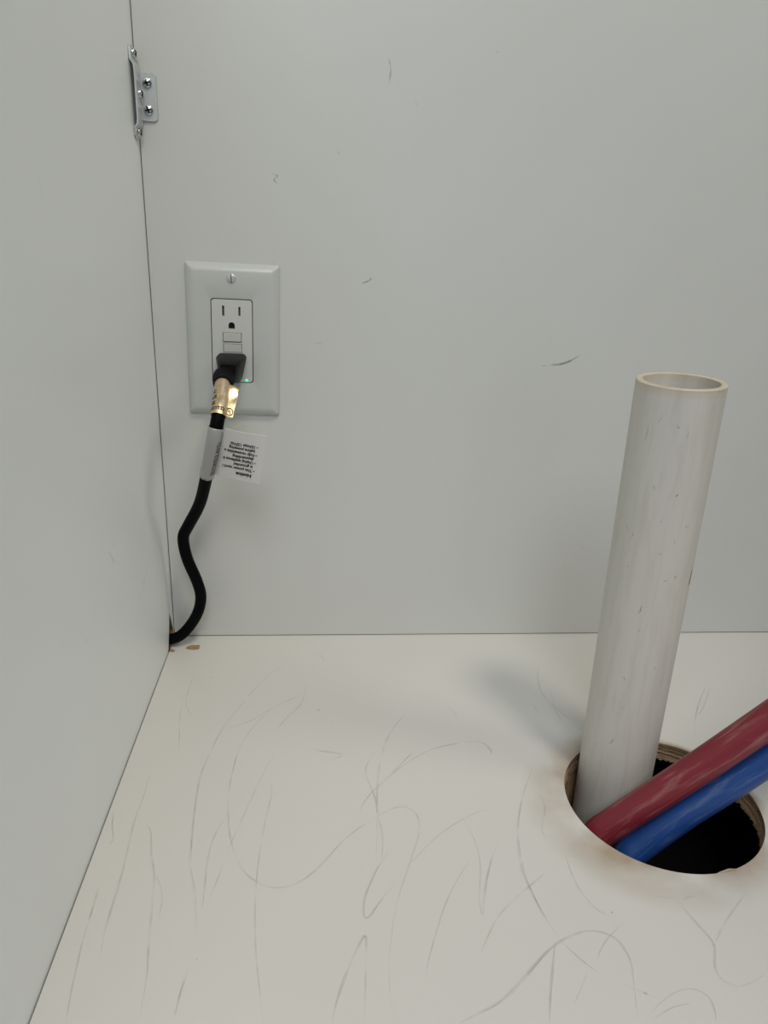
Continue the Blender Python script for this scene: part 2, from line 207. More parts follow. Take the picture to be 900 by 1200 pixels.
def rrect(cx, cy, hw, hh, r, n=6):
    pts = []
    for sx, sy, a0 in ((1, 1, 0), (-1, 1, 90), (-1, -1, 180), (1, -1, 270)):
        for k in range(n + 1):
            a = math.radians(a0 + 90 * k / n)
            pts.append((cx + sx * (hw - r) + r * math.cos(a), cy + sy * (hh - r) + r * math.sin(a)))
    return pts
def holed_slab(outer, holes, place, depth, bottom=True, hole_mi=0, side_mi=0, bot_mi=0, hole_caps=None):
    """slab whose face lies at depth 0; place(u, v, d) -> world point. Holes are real openings."""
    bm = bmesh.new(); loops = []
    for L in [outer] + holes:
        loops.append([bm.verts.new(place(u, v, 0)) for u, v in L])
    edges = [bm.edges.new((l[i], l[(i + 1) % len(l)])) for l in loops for i in range(len(l))]
    bmesh.ops.triangle_fill(bm, use_beauty=True, use_dissolve=False, edges=edges)
    for k, (L, top) in enumerate(zip([outer] + holes, loops)):
        low = [bm.verts.new(place(u, v, depth)) for u, v in L]
        for i in range(len(L)):
            j = (i + 1) % len(L)
            bm.faces.new((top[i], top[j], low[j], low[i])).material_index = side_mi if k == 0 else hole_mi
        if k and hole_caps is not None: bm.faces.new(low).material_index = hole_caps
    return bm
def loft(loops, cap0=False, cap1=False, mi=None):
    bm = bmesh.new(); V = [[bm.verts.new(p) for p in L] for L in loops]
    for a, (A, B) in enumerate(zip(V, V[1:])):
        for i in range(len(A)):
            j = (i + 1) % len(A); f = bm.faces.new((A[i], A[j], B[j], B[i]))
            if mi: f.material_index = mi[a]
    if cap0: bm.faces.new(V[0])
    if cap1: bm.faces.new(V[-1])
    return bm
def spline(P, n=10):
    P = [Vector(p) for p in P]; out = []
    for i in range(len(P) - 1):
        a = P[i - 1] if i else P[0] * 2 - P[1]; b, c = P[i], P[i + 1]; d = P[i + 2] if i + 2 < len(P) else P[-1] * 2 - P[-2]
        for k in range(n):
            t = k / n
            out.append(0.5 * ((2 * b) + (c - a) * t + (2 * a - 5 * b + 4 * c - d) * t * t + (3 * b - a - 3 * c + d) * t ** 3))
    return out + [P[-1]]
def smooth_path(P, k=3):
    for _ in range(k): P = [P[0]] + [(P[i - 1] + 2 * P[i] + P[i + 1]) / 4 for i in range(1, len(P) - 1)] + [P[-1]]
    return P
def tangents(P):
    return [(P[min(i + 1, len(P) - 1)] - P[max(i - 1, 0)]).normalized() for i in range(len(P))]
def tube_mesh(name, P, radius, seg=24, inner=None, uvrev=False):
    """swept tube along P with UV = (metres along, turns*0.06 around); radius number or function(i, angle)"""
    T = tangents(P); ref = Vector((0, 1, 0)) if abs(T[0].y) < 0.8 else Vector((1, 0, 0))
    n = (ref - T[0] * ref.dot(T[0])).normalized(); bm = bmesh.new(); uvl = bm.loops.layers.uv.new('UVMap'); rings = []; s = [0.0]
    for i in range(1, len(P)): s.append(s[-1] + (P[i] - P[i - 1]).length)
    for i, p in enumerate(P):
        n = (n - T[i] * n.dot(T[i])).normalized(); b = T[i].cross(n); ring = []
        for k in range(seg):
            a = 2 * math.pi * k / seg; r = radius(i, a) if callable(radius) else radius
            ring.append(bm.verts.new(p + n * (r * math.cos(a)) + b * (r * math.sin(a))))
        rings.append(ring)
    def quad(a, b, c, d, uvs):
        f = bm.faces.new((a, b, c, d))
        for l, q in zip(f.loops, uvs): l[uvl].uv = q
    for i in range(len(P) - 1):
        for k in range(seg):
            j = (k + 1) % seg; v0, v1 = k / seg * 0.9, (k + 1) / seg * 0.9
            quad(rings[i][k], rings[i][j], rings[i + 1][j], rings[i + 1][k], ((s[i], v0), (s[i], v1), (s[i + 1], v1), (s[i + 1], v0)))
    ends = []
    for R_ in (rings[0], rings[-1]):
        f = bm.faces.new(R_)
        for l in f.loops: l[uvl].uv = (0.2, 0.3)
    return bm
def text_mesh(body, size, bold=0.0, align='LEFT', sx=1.0):
    c = bpy.data.curves.new('lettering', 'FONT'); c.body = body; c.size = size; c.align_x = align; c.offset = bold; c.resolution_u = 3
    o = bpy.data.objects.new('lettering', c); S.collection.objects.link(o); bpy.context.view_layer.update()
    me = bpy.data.meshes.new_from_object(o.evaluated_get(bpy.context.evaluated_depsgraph_get()))
    bpy.data.objects.remove(o); bpy.data.curves.remove(c)
    return [(v.co.x * sx, v.co.y) for v in me.vertices], [tuple(p.vertices) for p in me.polygons]
def ribbons(marks, place, z=0.00012):
    bm = bmesh.new(); rnd = random.Random(3)
    for pts, wmm in marks:
        P = smooth_path(spline([Vector((a, b, 0)) for a, b in pts], 5), 1) if len(pts) > 2 else [Vector((a, b, 0)) for a, b in pts]
        prev = None; n = len(P)
        for i, p in enumerate(P):
            t = (P[min(i + 1, n - 1)] - P[max(i - 1, 0)])
            if t.length < 1e-9: continue
            t.normalize(); e = min(1, (min(i, n - 1 - i) + 0.35) / max(1, n * 0.22)); h = wmm * 0.0009 * e * rnd.uniform(0.75, 1.15)
            q = Vector((-t.y, t.x, 0)) * h
            cur = (bm.verts.new(place(*(p + q).xy, z)), bm.verts.new(place(*(p - q).xy, z)))
            if prev: bm.faces.new((prev[0], cur[0], cur[1], prev[1]))
            prev = cur
    return bm

# ------------------------------------------------------------ the cabinet
TH = 0.0127
circle = [(HX + HR * math.cos(2 * math.pi * k / 96), HY + HR * math.sin(2 * math.pi * k / 96)) for k in range(96)]
fl = struct(obj('floor', holed_slab([(0.0007, -0.60), (0.95, -0.60), (0.95, 0.016), (0.0007, 0.016)], [circle], lambda u, v, d: (u, v, -d), 0.0009, side_mi=0), [M_floor], None))
# sawn plywood core under the melamine skin: stepped veneers, frayed lower lip
def ring(rf, zf):
    return [(HX + rf(k) * math.cos(2 * math.pi * k / 288), HY + rf(k) * math.sin(2 * math.pi * k / 288), zf(k)) for k in range(288)]
rnd = random.Random(5); fr = [rnd.random() for _ in range(288)]; wob = [0.5 + 0.5 * math.sin(k * 0.31 + 2 * math.sin(k * 0.05)) for k in range(288)]
loops = [ring(lambda k: HR + 0.02, lambda k: -0.0010), ring(lambda k: HR + 0.0003, lambda k: -0.0010)]
zz = 0.0010
for s_i, dr in enumerate((0.0004, 0.0012, 0.0001, 0.0010, -0.0001, 0.0009, 0.0002)):
    loops.append(ring(lambda k, dr=dr: HR + dr + 0.0003 * wob[k], lambda k, z=zz + 0.0002: -z)); zz += 0.0015
    loops.append(ring(lambda k, dr=dr: HR + dr + 0.0003 * wob[(k * 3) % 288], lambda k, z=zz: -z))
loops.append(ring(lambda k: HR - 0.0004 - 0.0012 * fr[k] * wob[(k * 5) % 288], lambda k: -TH - 0.0014 * fr[k]))
loops.append(ring(lambda k: HR + 0.02, lambda k: -TH))
obj('hole_edge', loft(loops), M_ply, fl)
bm = bmesh.new()                       # torn melamine splinter on the hole's front lip
for pts in ([(0.3560, -0.2792, 0.0003), (0.3705, -0.2763, 0.0010), (0.3660, -0.2757, 0.0007), (0.3600, -0.2773, 0.0002)],):
    a = [bm.verts.new(p) for p in pts]; b_ = [bm.verts.new((p[0], p[1], p[2] - 0.0005)) for p in pts]
    bm.faces.new(a); bm.faces.new(b_[::-1])
    for i in range(4): bm.faces.new((a[i], a[(i + 1) % 4], b_[(i + 1) % 4], b_[i]))
obj('torn_splinter', bm, M_floor, fl)
# rough cut through the board below, seen only where the lower cut is offset to the left
lo_ring = lambda rf, zf: [(HX + rf(k) * math.cos(math.radians(118 + k * 1.0)), HY + rf(k) * math.sin(math.radians(118 + k * 1.0)), zf(k)) for k in range(112)]
bm = bmesh.new(); W_ = [[bm.verts.new(p) for p in L] for L in (lo_ring(lambda k: HR + .014, lambda k: -.0160), lo_ring(lambda k: HR + .0010 + .0012 * fr[k], lambda k: -.0162), lo_ring(lambda k: HR + .0004 + .0016 * fr[k + 9], lambda k: -.026), lo_ring(lambda k: HR + .0002 + .0016 * fr[k + 40], lambda k: -.036), lo_ring(lambda k: HR + .0002 + .0016 * fr[k + 80], lambda k: -.046 - .002 * fr[k]), lo_ring(lambda k: HR + .014, lambda k: -.046))]
for A_, B_ in zip(W_, W_[1:]):
    for k in range(111): bm.faces.new((A_[k], A_[k + 1], B_[k + 1], B_[k]))
obj('lower_board_edge', bm, M_chipboard, fl)
# chipped spots baring the board: rim of a flake with a rough bottom
def chip_bm(pts, h=0.0004):
    bm = bmesh.new(); cx = sum(p[0] for p in pts) / len(pts); cy = sum(p[1] for p in pts) / len(pts); r2 = random.Random(2)
    D = [Vector((a, b, 0)) for a, b in pts]; D = [D[i].lerp(D[(i + 1) % len(D)], t) for i in range(len(D)) for t in (0, 0.33, 0.66)]
    o1 = [(p.x + r2.uniform(-.0004, .0004), p.y + r2.uniform(-.0003, .0003), 0.00005) for p in D]
    lp = [o1, [(cx + (x - cx) * .9, cy + (y - cy) * .85, h * r2.uniform(.5, 1.2)) for x, y, z in o1], [(cx + (x - cx) * .6, cy + (y - cy) * .5, h * r2.uniform(.1, .6)) for x, y, z in o1]]
    return loft(lp, cap1=True)
obj('chipped_patch', chip_bm(CHIP), M_chipboard, fl)
obj('chipped_patch', chip_bm([(0.0008, -0.0262), (0.003, -0.0275), (0.0055, -0.0262), (0.0042, -0.0235), (0.0012, -0.0215)]), M_chipboard, fl)
o = obj('scuff_marks', ribbons(FLOOR_MARKS, lambda a, b, z: (a, b, z)), M_scuff, fl); o['kind'] = 'stuff'
specks = [((0.0427, -0.0668), .5), ((0.128, -0.1138), .6), ((0.1385, -0.133), .45), ((0.3052, -0.1478), .6), ((0.287, -0.302), .6), ((0.43, -0.13), .4), ((0.2867, -0.348), .9), ((0.07, -0.32), .4), ((0.4, -0.09), .4)]
bm = bmesh.new()
for (x, y), r in specks:
    bm.faces.new([bm.verts.new((x + r * .001 * math.cos(a) * rnd.uniform(.6, 1.2), y + r * .001 * math.sin(a), 0.00015)) for a in [k * math.pi / 4 for k in range(8)]])
o = obj('dirt_specks', bm, M_mark, fl); o['kind'] = 'stuff'

bm = bmesh.new(); box(bm, (0.0007, 0, 0.0009), (0.95, 0.016, 0.76)); wb = struct(obj('wall_back', bm, M_back))
o = obj('pencil_marks', ribbons(BACK_MARKS, lambda a, b, z: (a, -z, b)), M_mark, wb); o['kind'] = 'stuff'
left_out = [(0.016, -0.0127), (0.016, 0.76), (-0.60, 0.76), (-0.60, -0.0127), (-0.0270, -0.0127), (-0.0262, 0.0), (-0.0205, 0.0115), (-0.0160, 0.0215), (-0.0128, 0.0300), (-0.0090, 0.0228), (-0.0045, 0.0135), (-0.0012, 0.0070), (-0.0012, -0.0127)]
def LW(u, v, d): return (-d, u, v)
bm = holed_slab(left_out, [], LW, 0.016, side_mi=1)
wl = struct(obj('wall_left', bm, [M_left, M_chipboard]))
o = obj('scuff_marks', ribbons(LEFT_MARKS, lambda a, b, z: (z, a, b)), M_scuff, wl); o['kind'] = 'stuff'
# unseen dark carcass, added to keep light out of hole, gaps and notch: subfloor below, building wall behind, neighbouring unit's side
bm = bmesh.new()
box(bm, (-0.08, -0.62, -0.14), (0.97, 0.04, -0.12)); box(bm, (-0.08, 0.020, -0.12), (0.97, 0.04, 0.76))
box(bm, (-0.08, -0.62, -0.12), (-0.06, 0.02, 0.76)); box(bm, (0.968, -0.62, -0.12), (0.98, 0.02, 0.75)); box(bm, (-0.06, -0.62, -0.12), (0.95, -0.60, -0.001)); box(bm, (-0.06, -0.62, -0.001), (-0.001, -0.601, 0.76))
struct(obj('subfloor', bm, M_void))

# ------------------------------------------------------------ power outlet
PX, PZ, PT = PLATE; ca, sa = math.cos(PT), math.sin(PT)
def P3(u, v, d):                       # plate coordinates in millimetres, d out of the wall
    u *= .001; v *= .001; return (PX + ca * u - sa * v, -d * .001, PZ + sa * u + ca * v)
outlet = thing('power_outlet', 'white rectangular wall outlet with two buttons and green light on the back panel', 'outlet', P3(0, 0, 0))
def part(name, bm, m, t, smooth=False, sharp=30): return attach(obj(name, bm, m, None, smooth, sharp), t)
FC = (-0.6, 0.2)
L = lambda hw, hh, r, d, cx=0, cy=0: [P3(u, v, d) for u, v in rrect(cx, cy, hw, hh, r)]
bm = loft([L(35, 57, 1.6, 0.05), L(35, 57, 1.6, 1.6), L(34.6, 56.6, 1.6, 2.3), L(33.4, 55.4, 1.5, 3.4), L(31.2, 53.2, 1.5, 4.9), L(29.8, 51.8, 1.5, 5.4), L(28.5, 50.5, 1.5, 5.6),
           L(16.2, 32.0, 2.6, 5.9, *FC), L(15.75, 31.55, 2.4, 5.7, *FC), L(15.7, 31.5, 2.3, 2.0, *FC)])
plate = part('wall_plate', bm, M_plate, outlet, True, 40)
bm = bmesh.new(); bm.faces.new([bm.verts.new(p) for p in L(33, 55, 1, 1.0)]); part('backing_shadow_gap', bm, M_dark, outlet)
def slot(cx, cy, hw, hh): return rrect(cx, cy, hw, hh, 0.12, 2)
gnd = [(-3.3, 9.6), (1.5, 9.6)] + [(-0.9 + 2.4 * math.cos(math.radians(a)), 12.1 + 2.4 * math.sin(math.radians(a))) for a in range(0, 181, 20)]
gnd = gnd[:1] + gnd[1:]
holes = [slot(-7.0, 22.7, 0.85, 3.7), slot(5.1, 22.7, 0.8, 3.3), gnd, slot(-0.6, 3.1, 7.15, 3.75), slot(-0.4, -5.0, 7.15, 3.35)]
bm = holed_slab(rrect(*FC, 15.1, 30.9, 2.1), holes, lambda u, v, d: P3(u, v, 5.6 - d), 3.2, hole_mi=0, hole_caps=1)
face = part('receptacle_face', bm, [M_face, M_dark], outlet)
for cx, cy, hw, hh, d in ((-0.6, 3.25, 6.75, 3.3, 6.1), (-0.4, -5.0, 6.85, 3.05, 5.5)):
    bm = loft([L(hw, hh, .4, 2.6, cx, cy), L(hw, hh, .4, d - .25, cx, cy), L(hw - .3, hh - .3, .3, d, cx, cy)], cap1=True)
    attach(obj('push_button', bm, M_button), face)
for cx, hw, hh in ((-7.0, .55, 3.3), (5.1, .5, 3.0)):
    bm = loft([L(hw, hh, .1, 2.5, cx, 22.4), L(hw, hh, .1, 3.2, cx, 22.4)], cap1=True); attach(obj('contact', bm, M_slotgrey), face)
bm = loft([[P3(9.9 + r * math.cos(a), -29.2 + r * math.sin(a), d) for a in [k * math.pi / 6 for k in range(12)]] for r, d in ((.95, 5.3), (.95, 5.75), (.6, 6.0))], cap1=True)
attach(obj('indicator_light', bm, M_led), face)
for v in (46.4, -46.4):
    def dl(r, d, v=v): return [P3(-.5 + r * math.cos(a), v + r * math.sin(a), d) for a in [k * math.pi / 16 for k in range(32)]]
    bm = loft([dl(3.5, 5.4), dl(3.5, 5.9), dl(3.1, 6.4), dl(2.2, 6.8), dl(1.1, 7.0)], cap1=True)
    s = part('slotted_screw', bm, M_screww, outlet, True)
    bm = bmesh.new(); vs = [bm.verts.new(P3(-.5 + x, v + y, d)) for x, y, d in ((-.38, -3.1, 6.45), (.38, -3.1, 6.45), (.38, 3.1, 6.45), (-.38, 3.1, 6.45), (-.38, -3.0, 7.06), (.38, -3.0, 7.06), (.38, 3.0, 7.06), (-.38, 3.0, 7.06))]
    for f in ((0, 1, 5, 4), (1, 2, 6, 5), (2, 3, 7, 6), (3, 0, 4, 7), (4, 5, 6, 7)): bm.faces.new([vs[i] for i in f])
    attach(obj('screw_slot', bm, M_slotgrey), s)

# ------------------------------------------------------------ power cord
cord = thing('power_cable', 'thick black power cord with gold sticker and white tag, plugged into the outlet', 'cord', P3(-1, -20, 6))
tail = [(-0.006, -0.0165, 0.0062), (-0.018, -0.0165, 0.0045), (-0.030, -0.0165, -0.004), (-0.037, -0.0165, -0.03), (-0.038, -0.0165, -0.07), (-0.038, -0.0165, -0.112)]
CP = smooth_path(spline(CORD + tail, 10), 6); CT = tangents(CP)
i0 = 8
part('cable_sheath', tube_mesh('cable_sheath', CP[i0:], lambda i, a: 0.00475 if i < 60 else 0.0046, 24), M_rubber, cord, True)
def frame(t):                          # t in control-point units
    f = t * 10; i = int(f); q = f - i; p = CP[i].lerp(CP[min(i + 1, len(CP) - 1)], q); T = CT[i].lerp(CT[min(i + 1, len(CP) - 1)], q).normalized()
    X = Vector((1, 0, 0)); X = (X - T * X.dot(T)).normalized(); return p, T, X, T.cross(X)
def on_cord(t, ang, r):                # ang 0 = front / top of the cord, + = towards image right
    p, T, X, Nn = frame(t); return p + (X * math.sin(ang) + Nn * math.cos(ang)) * r
# plug: tapered moulded body between the receptacle and the collar
def plug_outline(cx, hw, top_v, bot_v): # flat top, lower half narrowing like a moulded grounded plug
    return [(cx + (u - cx) * (1 if v > -20 else 1 - 0.50 * ((-20 - v) / 11) ** 1.2), v) for u, v in rrect(cx, (top_v + bot_v) / 2, hw, (top_v - bot_v) / 2, 3.2, 5)]
base = [P3(u, v, 5.9) for u, v in plug_outline(-1.0, 11.0, -8.8, -30.5)]
base2 = [P3(u, v, 13) for u, v in plug_outline(-1.2, 11.0, -9.0, -30.3)]
pc = [Vector(p) for p in PLUG]; n5 = rrect(0, 0, 1, 1, 0.38, 5)
def quadmap(u, v, y): 
    a = pc[3].lerp(pc[2], (u + 1) / 2); b = pc[0].lerp(pc[1], (u + 1) / 2); p = a.lerp(b, (v + 1) / 2); p.y = y; return p
front = [quadmap(u, v, -0.032) for u, v in n5]; front2 = [quadmap(u * .8, v * .8, -0.0355) for u, v in n5]
mid = [Vector(a).lerp(b, .55) for a, b in zip(base2, front)]
plug = part('plug', loft([base, base2, mid, front, front2], cap0=True, cap1=True), M_plug, cord, True, 35)
rings = []; Tc = (CP[8] - CP[0]).normalized(); pr = [(0.0, .0080), (.004, .0080)]
for k in range(5): pr += [(.0042 + k * .0026, .0066), (.0054 + k * .0026, .0066), (.0056 + k * .0026, .0080 - k * .0003), (.0066 + k * .0026, .0080 - k * .0003)]
pr += [(.0174, .0058), (.0195, .0052)]
seglen = [0]
for a, b in zip(CP, CP[1:]): seglen.append(seglen[-1] + (b - a).length)
def at_len(s):
    s = max(0, s)
    for i in range(len(CP) - 1):
        if seglen[i + 1] >= s: return i / 10 + (s - seglen[i]) / (seglen[i + 1] - seglen[i]) / 10
for s_, r in pr: rings.append([on_cord(at_len(s_), 2 * math.pi * k / 28, r) for k in range(28)])
attach(obj('strain_relief', loft(rings, cap0=True, cap1=True), M_plug, None, True, 25), plug)
# gold sticker: foil wrapped round the cord with a loose flag
GT0, GT1 = 1.05, 3.05
def strip(t0, t1, a0, a1, r, nt_=14, na=20, thick=0.00018, slant=0.0):
    bm = bmesh.new(); G = []
    for layer in (r, r + thick):
        g = []
        for i in range(nt_ + 1):
            g.append([bm.verts.new(on_cord(t0 + (t1 - t0) * i / nt_ + slant * (j / na - .5), a0 + (a1 - a0) * j / na, layer)) for j in range(na + 1)])
        G.append(g)
    for k, g in enumerate(G):
        for i in range(nt_):
            for j in range(na): bm.faces.new((g[i][j], g[i][j + 1], g[i + 1][j + 1], g[i + 1][j]))
    for i in range(nt_):
        for j in (0, na): bm.faces.new((G[0][i][j], G[0][i + 1][j], G[1][i + 1][j], G[1][i][j]))
    for j in range(na):
        for i in (0, nt_): bm.faces.new((G[0][i][j], G[0][i][j + 1], G[1][i][j + 1], G[1][i][j]))
    return bm
gold = part('foil_sticker', strip(GT0, GT1, -2.6, 2.6, 0.0053, slant=0.12), M_gold, cord, True)
def sheet(quad, nx, ny, fn, thick):    # curved sheet through four corners TL, TR, BR, BL; fn(u, v) adds relief
    q = [Vector(p) for p in quad]; nrm = (q[1] - q[0]).cross(q[3] - q[0]).normalized()
    def pt(u, v, off=0): return q[0].lerp(q[1], u).lerp(q[3].lerp(q[2], u), v) + nrm * (fn(u, v) + off)
    if nrm.y > 0: nrm = -nrm
    bm = bmesh.new(); G = [[[bm.verts.new(pt(i / nx, j / ny, o_)) for i in range(nx + 1)] for j in range(ny + 1)] for o_ in (0, thick)]
    for g in G:
        for j in range(ny):
            for i in range(nx): bm.faces.new((g[j][i], g[j][i + 1], g[j + 1][i + 1], g[j + 1][i]))
    rim = [(0, i) for i in range(nx + 1)] + [(j, nx) for j in range(1, ny + 1)] + [(ny, i) for i in range(nx - 1, -1, -1)] + [(j, 0) for j in range(ny - 1, 0, -1)]
    for a, b in zip(rim, rim[1:] + rim[:1]): bm.faces.new((G[0][a[0]][a[1]], G[0][b[0]][b[1]], G[1][b[0]][b[1]], G[1][a[0]][a[1]]))
    return bm, pt
gq = [GOLD[0], GOLD[1], GOLD[3], GOLD[4]]
gbm, gpt = sheet(gq, 10, 12, lambda u, v: 0.0007 * math.sin(9 * v + 3 * u) * (1 - v) * (.3 + u), 0.00018)
attach(obj('foil_flag', gbm, M_gold, None, True), gold)
def letter(bmr, body, size, mapf, bold=0.0, align='LEFT', sx=1.0):
    V, F = text_mesh(body, size, bold, align, sx); vs = [bmr.verts.new(mapf(x, y)) for x, y in V]
    for f in F:
        try: bmr.faces.new([vs[i] for i in f])
        except ValueError: pass
bm = bmesh.new(); R1 = 0.0053 + 0.0003
mm = 1 / (CP[int(GT1 * 10)] - CP[int(GT0 * 10)]).length * (GT1 - GT0)
for k, (s_, a0) in enumerate((('C', -1.0), ('US', -1.15), ('SE', -1.15), ('LISTED', -1.3))):
    tt = 1.95 + k * 0.30
    letter(bm, s_, 0.0040, lambda x, y, tt=tt, a0=a0: on_cord(tt - y * mm, a0 + x / R1, R1), 0.00018)
attach(obj('foil_lettering', bm, M_inkb), gold)
bm = bmesh.new(); gw = (Vector(gq[1]) - Vector(gq[0])).length; gh = (Vector(gq[3]) - Vector(gq[0])).length
gf = lambda x, y: gpt(0.50 + x / gw, 0.80 - y / gh, 0.0003)
for k in range(24):
    a, b = 2 * math.pi * k / 24, 2 * math.pi * (k + 1) / 24
    bm.faces.new([bm.verts.new(gf(r * math.cos(t), r * math.sin(t))) for r, t in ((.0025, a), (.0034, a), (.0034, b), (.0025, b))])
letter(bm, 'U', 0.0030, lambda x, y: gf(x - .0019, y - .0003), 0.00018); letter(bm, 'L', 0.0030, lambda x, y: gf(x + .0001, y - .0016), 0.00018)
attach(obj('foil_emblem', bm, M_inkb), gold)
# white tag: clear wrap round the cord, printed flag to its right
tag = part('warning_tag', sheet(FLAG, 16, 16, lambda u, v: 0.0012 * math.sin(math.pi * u) * (1 - .6 * v), 0.00022)[0], M_tag, cord, True)
fpt = sheet(FLAG, 1, 1, lambda u, v: 0.0012 * math.sin(math.pi * u) * (1 - .6 * v), 0.00022)[1]
attach(obj('clear_wrap', strip(4.05, 7.0, -3.0, 3.0, 0.00535, nt_=24, slant=0.0), M_wrap, None, True), tag)
fw = (Vector(FLAG[1]) - Vector(FLAG[0])).length; fh = (Vector(FLAG[2]) - Vector(FLAG[1])).length
bm = bmesh.new(); bmb = bmesh.new()
def fmap(line, x0): 
    # print runs upside down: text x goes towards the cord, text up goes down the tag
    return lambda x, y: fpt(1 - (x0 + x) / fw, 1 - (0.0090 + line * 0.00345 - y) / fh + 0.0, 0.0005)
letter(bmb, 'Notice', 0.0042, lambda x, y: fpt(1 - (0.0060 + x) / fw, 1 - (0.0072 - y) / fh, 0.0005), 0.00018, sx=0.84)
lines = ['This power cord i', 'is grounded', 'Unplug appliance b', 'disassembling', 'Fully re-assemble u', 'before powering', '15Amps 125Vdc']
for k, s_ in enumerate(lines):
    letter(bm, s_, 0.0034, fmap(k + 0.75, 0.0062), 0.00012, sx=0.76)
    if k % 2 == 0: letter(bm, '\u2022', 0.0034, fmap(k + 0.75, 0.0044), 0.00006)
attach(obj('heading_lettering', bmb, M_ink), tag); attach(obj('notice_lettering', bm, M_inkg), tag)
# blurred vertical print showing through the clear wrap: illegible strokes
bm = bmesh.new(); r3 = random.Random(11)
for row, (a_, s0, s1, hgt) in enumerate(((0.55, 4.9, 6.75, .0030), (1.02, 4.25, 6.6, .0016))):
    t = s0
    while t < s1:
        for _ in range(3):
            w_ = r3.uniform(.0004, .0008); h_ = hgt * r3.uniform(.35, 1); o_ = r3.uniform(0, hgt - h_); dt = r3.uniform(0, .07)
            if r3.random() < .4: w_, h_ = h_ * .6, w_
            q = [(t + dt, a_ + o_ / .0055), (t + dt + w_ * mm, a_ + o_ / .0055), (t + dt + w_ * mm, a_ + (o_ + h_) / .0055), (t + dt, a_ + (o_ + h_) / .0055)]
            bm.faces.new([bm.verts.new(on_cord(tt_, aa - 0.12 * (tt_ - s0), .0057)) for tt_, aa in q])
        t += r3.uniform(.13, .2)
attach(obj('blurred_print', bm, M_inkg), tag)

# ------------------------------------------------------------ steel corner bracket
br = thing('corner_bracket', 'small zinc steel angle bracket screwed into the upper corner', 'bracket', (0.002, -0.004, 0.42))
prof = [(0.3955, 0.0), (0.3975, 0.0), (0.4020, 0.0002), (0.4045, 0.0022), (0.4080, 0.0026), (0.4370, 0.0026), (0.4400, 0.0022), (0.4430, 0.0003), (0.4500, 0.0), (0.4520, 0.0)]
TK = 0.0012; bm = bmesh.new(); cols = []
for z, x in prof:
    e = 0.0035 * max(0, 1 - min(z - 0.3955, 0.4520 - z) / 0.004) ** 2
    y0, y1 = -0.0158 + e, -0.0016 - e * .8 if not (0.408 <= z <= 0.437) else -0.0004
    cols.append([bm.verts.new(p) for p in ((x + 0.0002, y0, z), (x + 0.0002 + TK, y0, z), (x + 0.0002 + TK, y1, z), (x + 0.0002, y1, z))])
for A, B in zip(cols, cols[1:]):
    for i in range(4): bm.faces.new((A[i], A[(i + 1) % 4], B[(i + 1) % 4], B[i]))
bm.faces.new(cols[0]); bm.faces.new(cols[-1][::-1])
part('side_leg', bm, M_zinc, br)
bl = [(x, z) for x, z in rrect(0.0085, 0.4228, 0.0058, 0.0152, 0.0028, 5)]
bm = loft([[(x, -0.0002, z) for x, z in bl], [(x, -0.0010, z) for x, z in bl], [(0.0085 + (x - 0.0085) * .95, -0.0014, 0.4228 + (z - 0.4228) * .98) for x, z in bl]], cap0=True, cap1=True)
part('back_leg', bm, M_zinc, br)
def screw(c, nrm, up, r=0.0031, spin=0.3):
    c, n, u = Vector(c), Vector(nrm), Vector(up); v = n.cross(u)
    R_ = lambda rr, h: [c + n * h + (u * math.cos(a) + v * math.sin(a)) * rr for a in [k * math.pi / 12 for k in range(24)]]
    s = part('screw', loft([R_(r, 0), R_(r, .0006), R_(r * .9, .0013), R_(r * .65, .0018), R_(r * .3, .0021)], cap1=True), M_screw, br, True)
    bm = bmesh.new(); u2 = u * math.cos(spin) + v * math.sin(spin); v2 = n.cross(u2)
    for a, b in ((u2, v2), (v2, u2)):
        pts = [c + a * (s1 * r * .62) + b * (s2 * r * .17) for s1, s2 in ((-1, -1), (1, -1), (1, 1), (-1, 1))]
        lo = [bm.verts.new(p + n * .0012) for p in pts]; hi = [bm.verts.new(p + n * .00222) for p in pts]
        bm.faces.new(hi)
        for i in range(4): bm.faces.new((lo[i], lo[(i + 1) % 4], hi[(i + 1) % 4], hi[i]))
    attach(obj('cross_recess', bm, M_dark), s)
for x, z in ((0.0082, 0.4312), (0.0080, 0.4144)): screw((x, -0.0014, z), (0, -1, 0), (0, 0, 1), 0.0033, 0.25)
for y, z, x in ((-0.0075, 0.4475, 0.0013), (-0.0070, 0.4235, 0.0038), (-0.0075, 0.3995, 0.0013)): screw((x, y, z), (1, 0, 0), (0, 0, 1), 0.0032, 0.5)
bm = bmesh.new()
for y, z in ((-0.0075, 0.4342), (-0.006, 0.4190)):
    bm.faces.new([bm.verts.new((0.00405, y + .0007 * math.cos(a), z + .0007 * math.sin(a))) for a in [k * math.pi / 5 for k in range(10)]])
part('pin_holes', bm, M_dark, br)

# ------------------------------------------------------------ pipe and tubes
A = Vector((0.3314, -0.1870, 0)); D = Vector((-0.0137, -0.0315, 1)); top = A + D * 0.2683; bot = A + D * -0.117; D = D.normalized()
pvc = thing('drain_pipe', 'tall open white plastic drain pipe standing up out of the floor hole', 'pipe', bot)
e1 = D.cross(Vector((0, 1, 0))).normalized(); e2 = D.cross(e1); Lp = (top - bot).length
bm = bmesh.new(); uvl = bm.loops.layers.uv.new('UVMap'); prf = [(0.10, .0203), (0.02, .0203), (0.003, .0203), (0.0003, .0206), (0, .0210), (0, .0236), (.0005, .02415), (.003, .02415)] + [(Lp * k / 12, .02415) for k in range(1, 13)]
R2 = [[bm.verts.new(top - D * s_ + (e1 * math.cos(a) + e2 * math.sin(a)) * (r + (.00012 * math.sin(7 * a) if s_ < .002 else 0))) for a in [k * math.pi / 32 for k in range(64)]] for s_, r in prf]
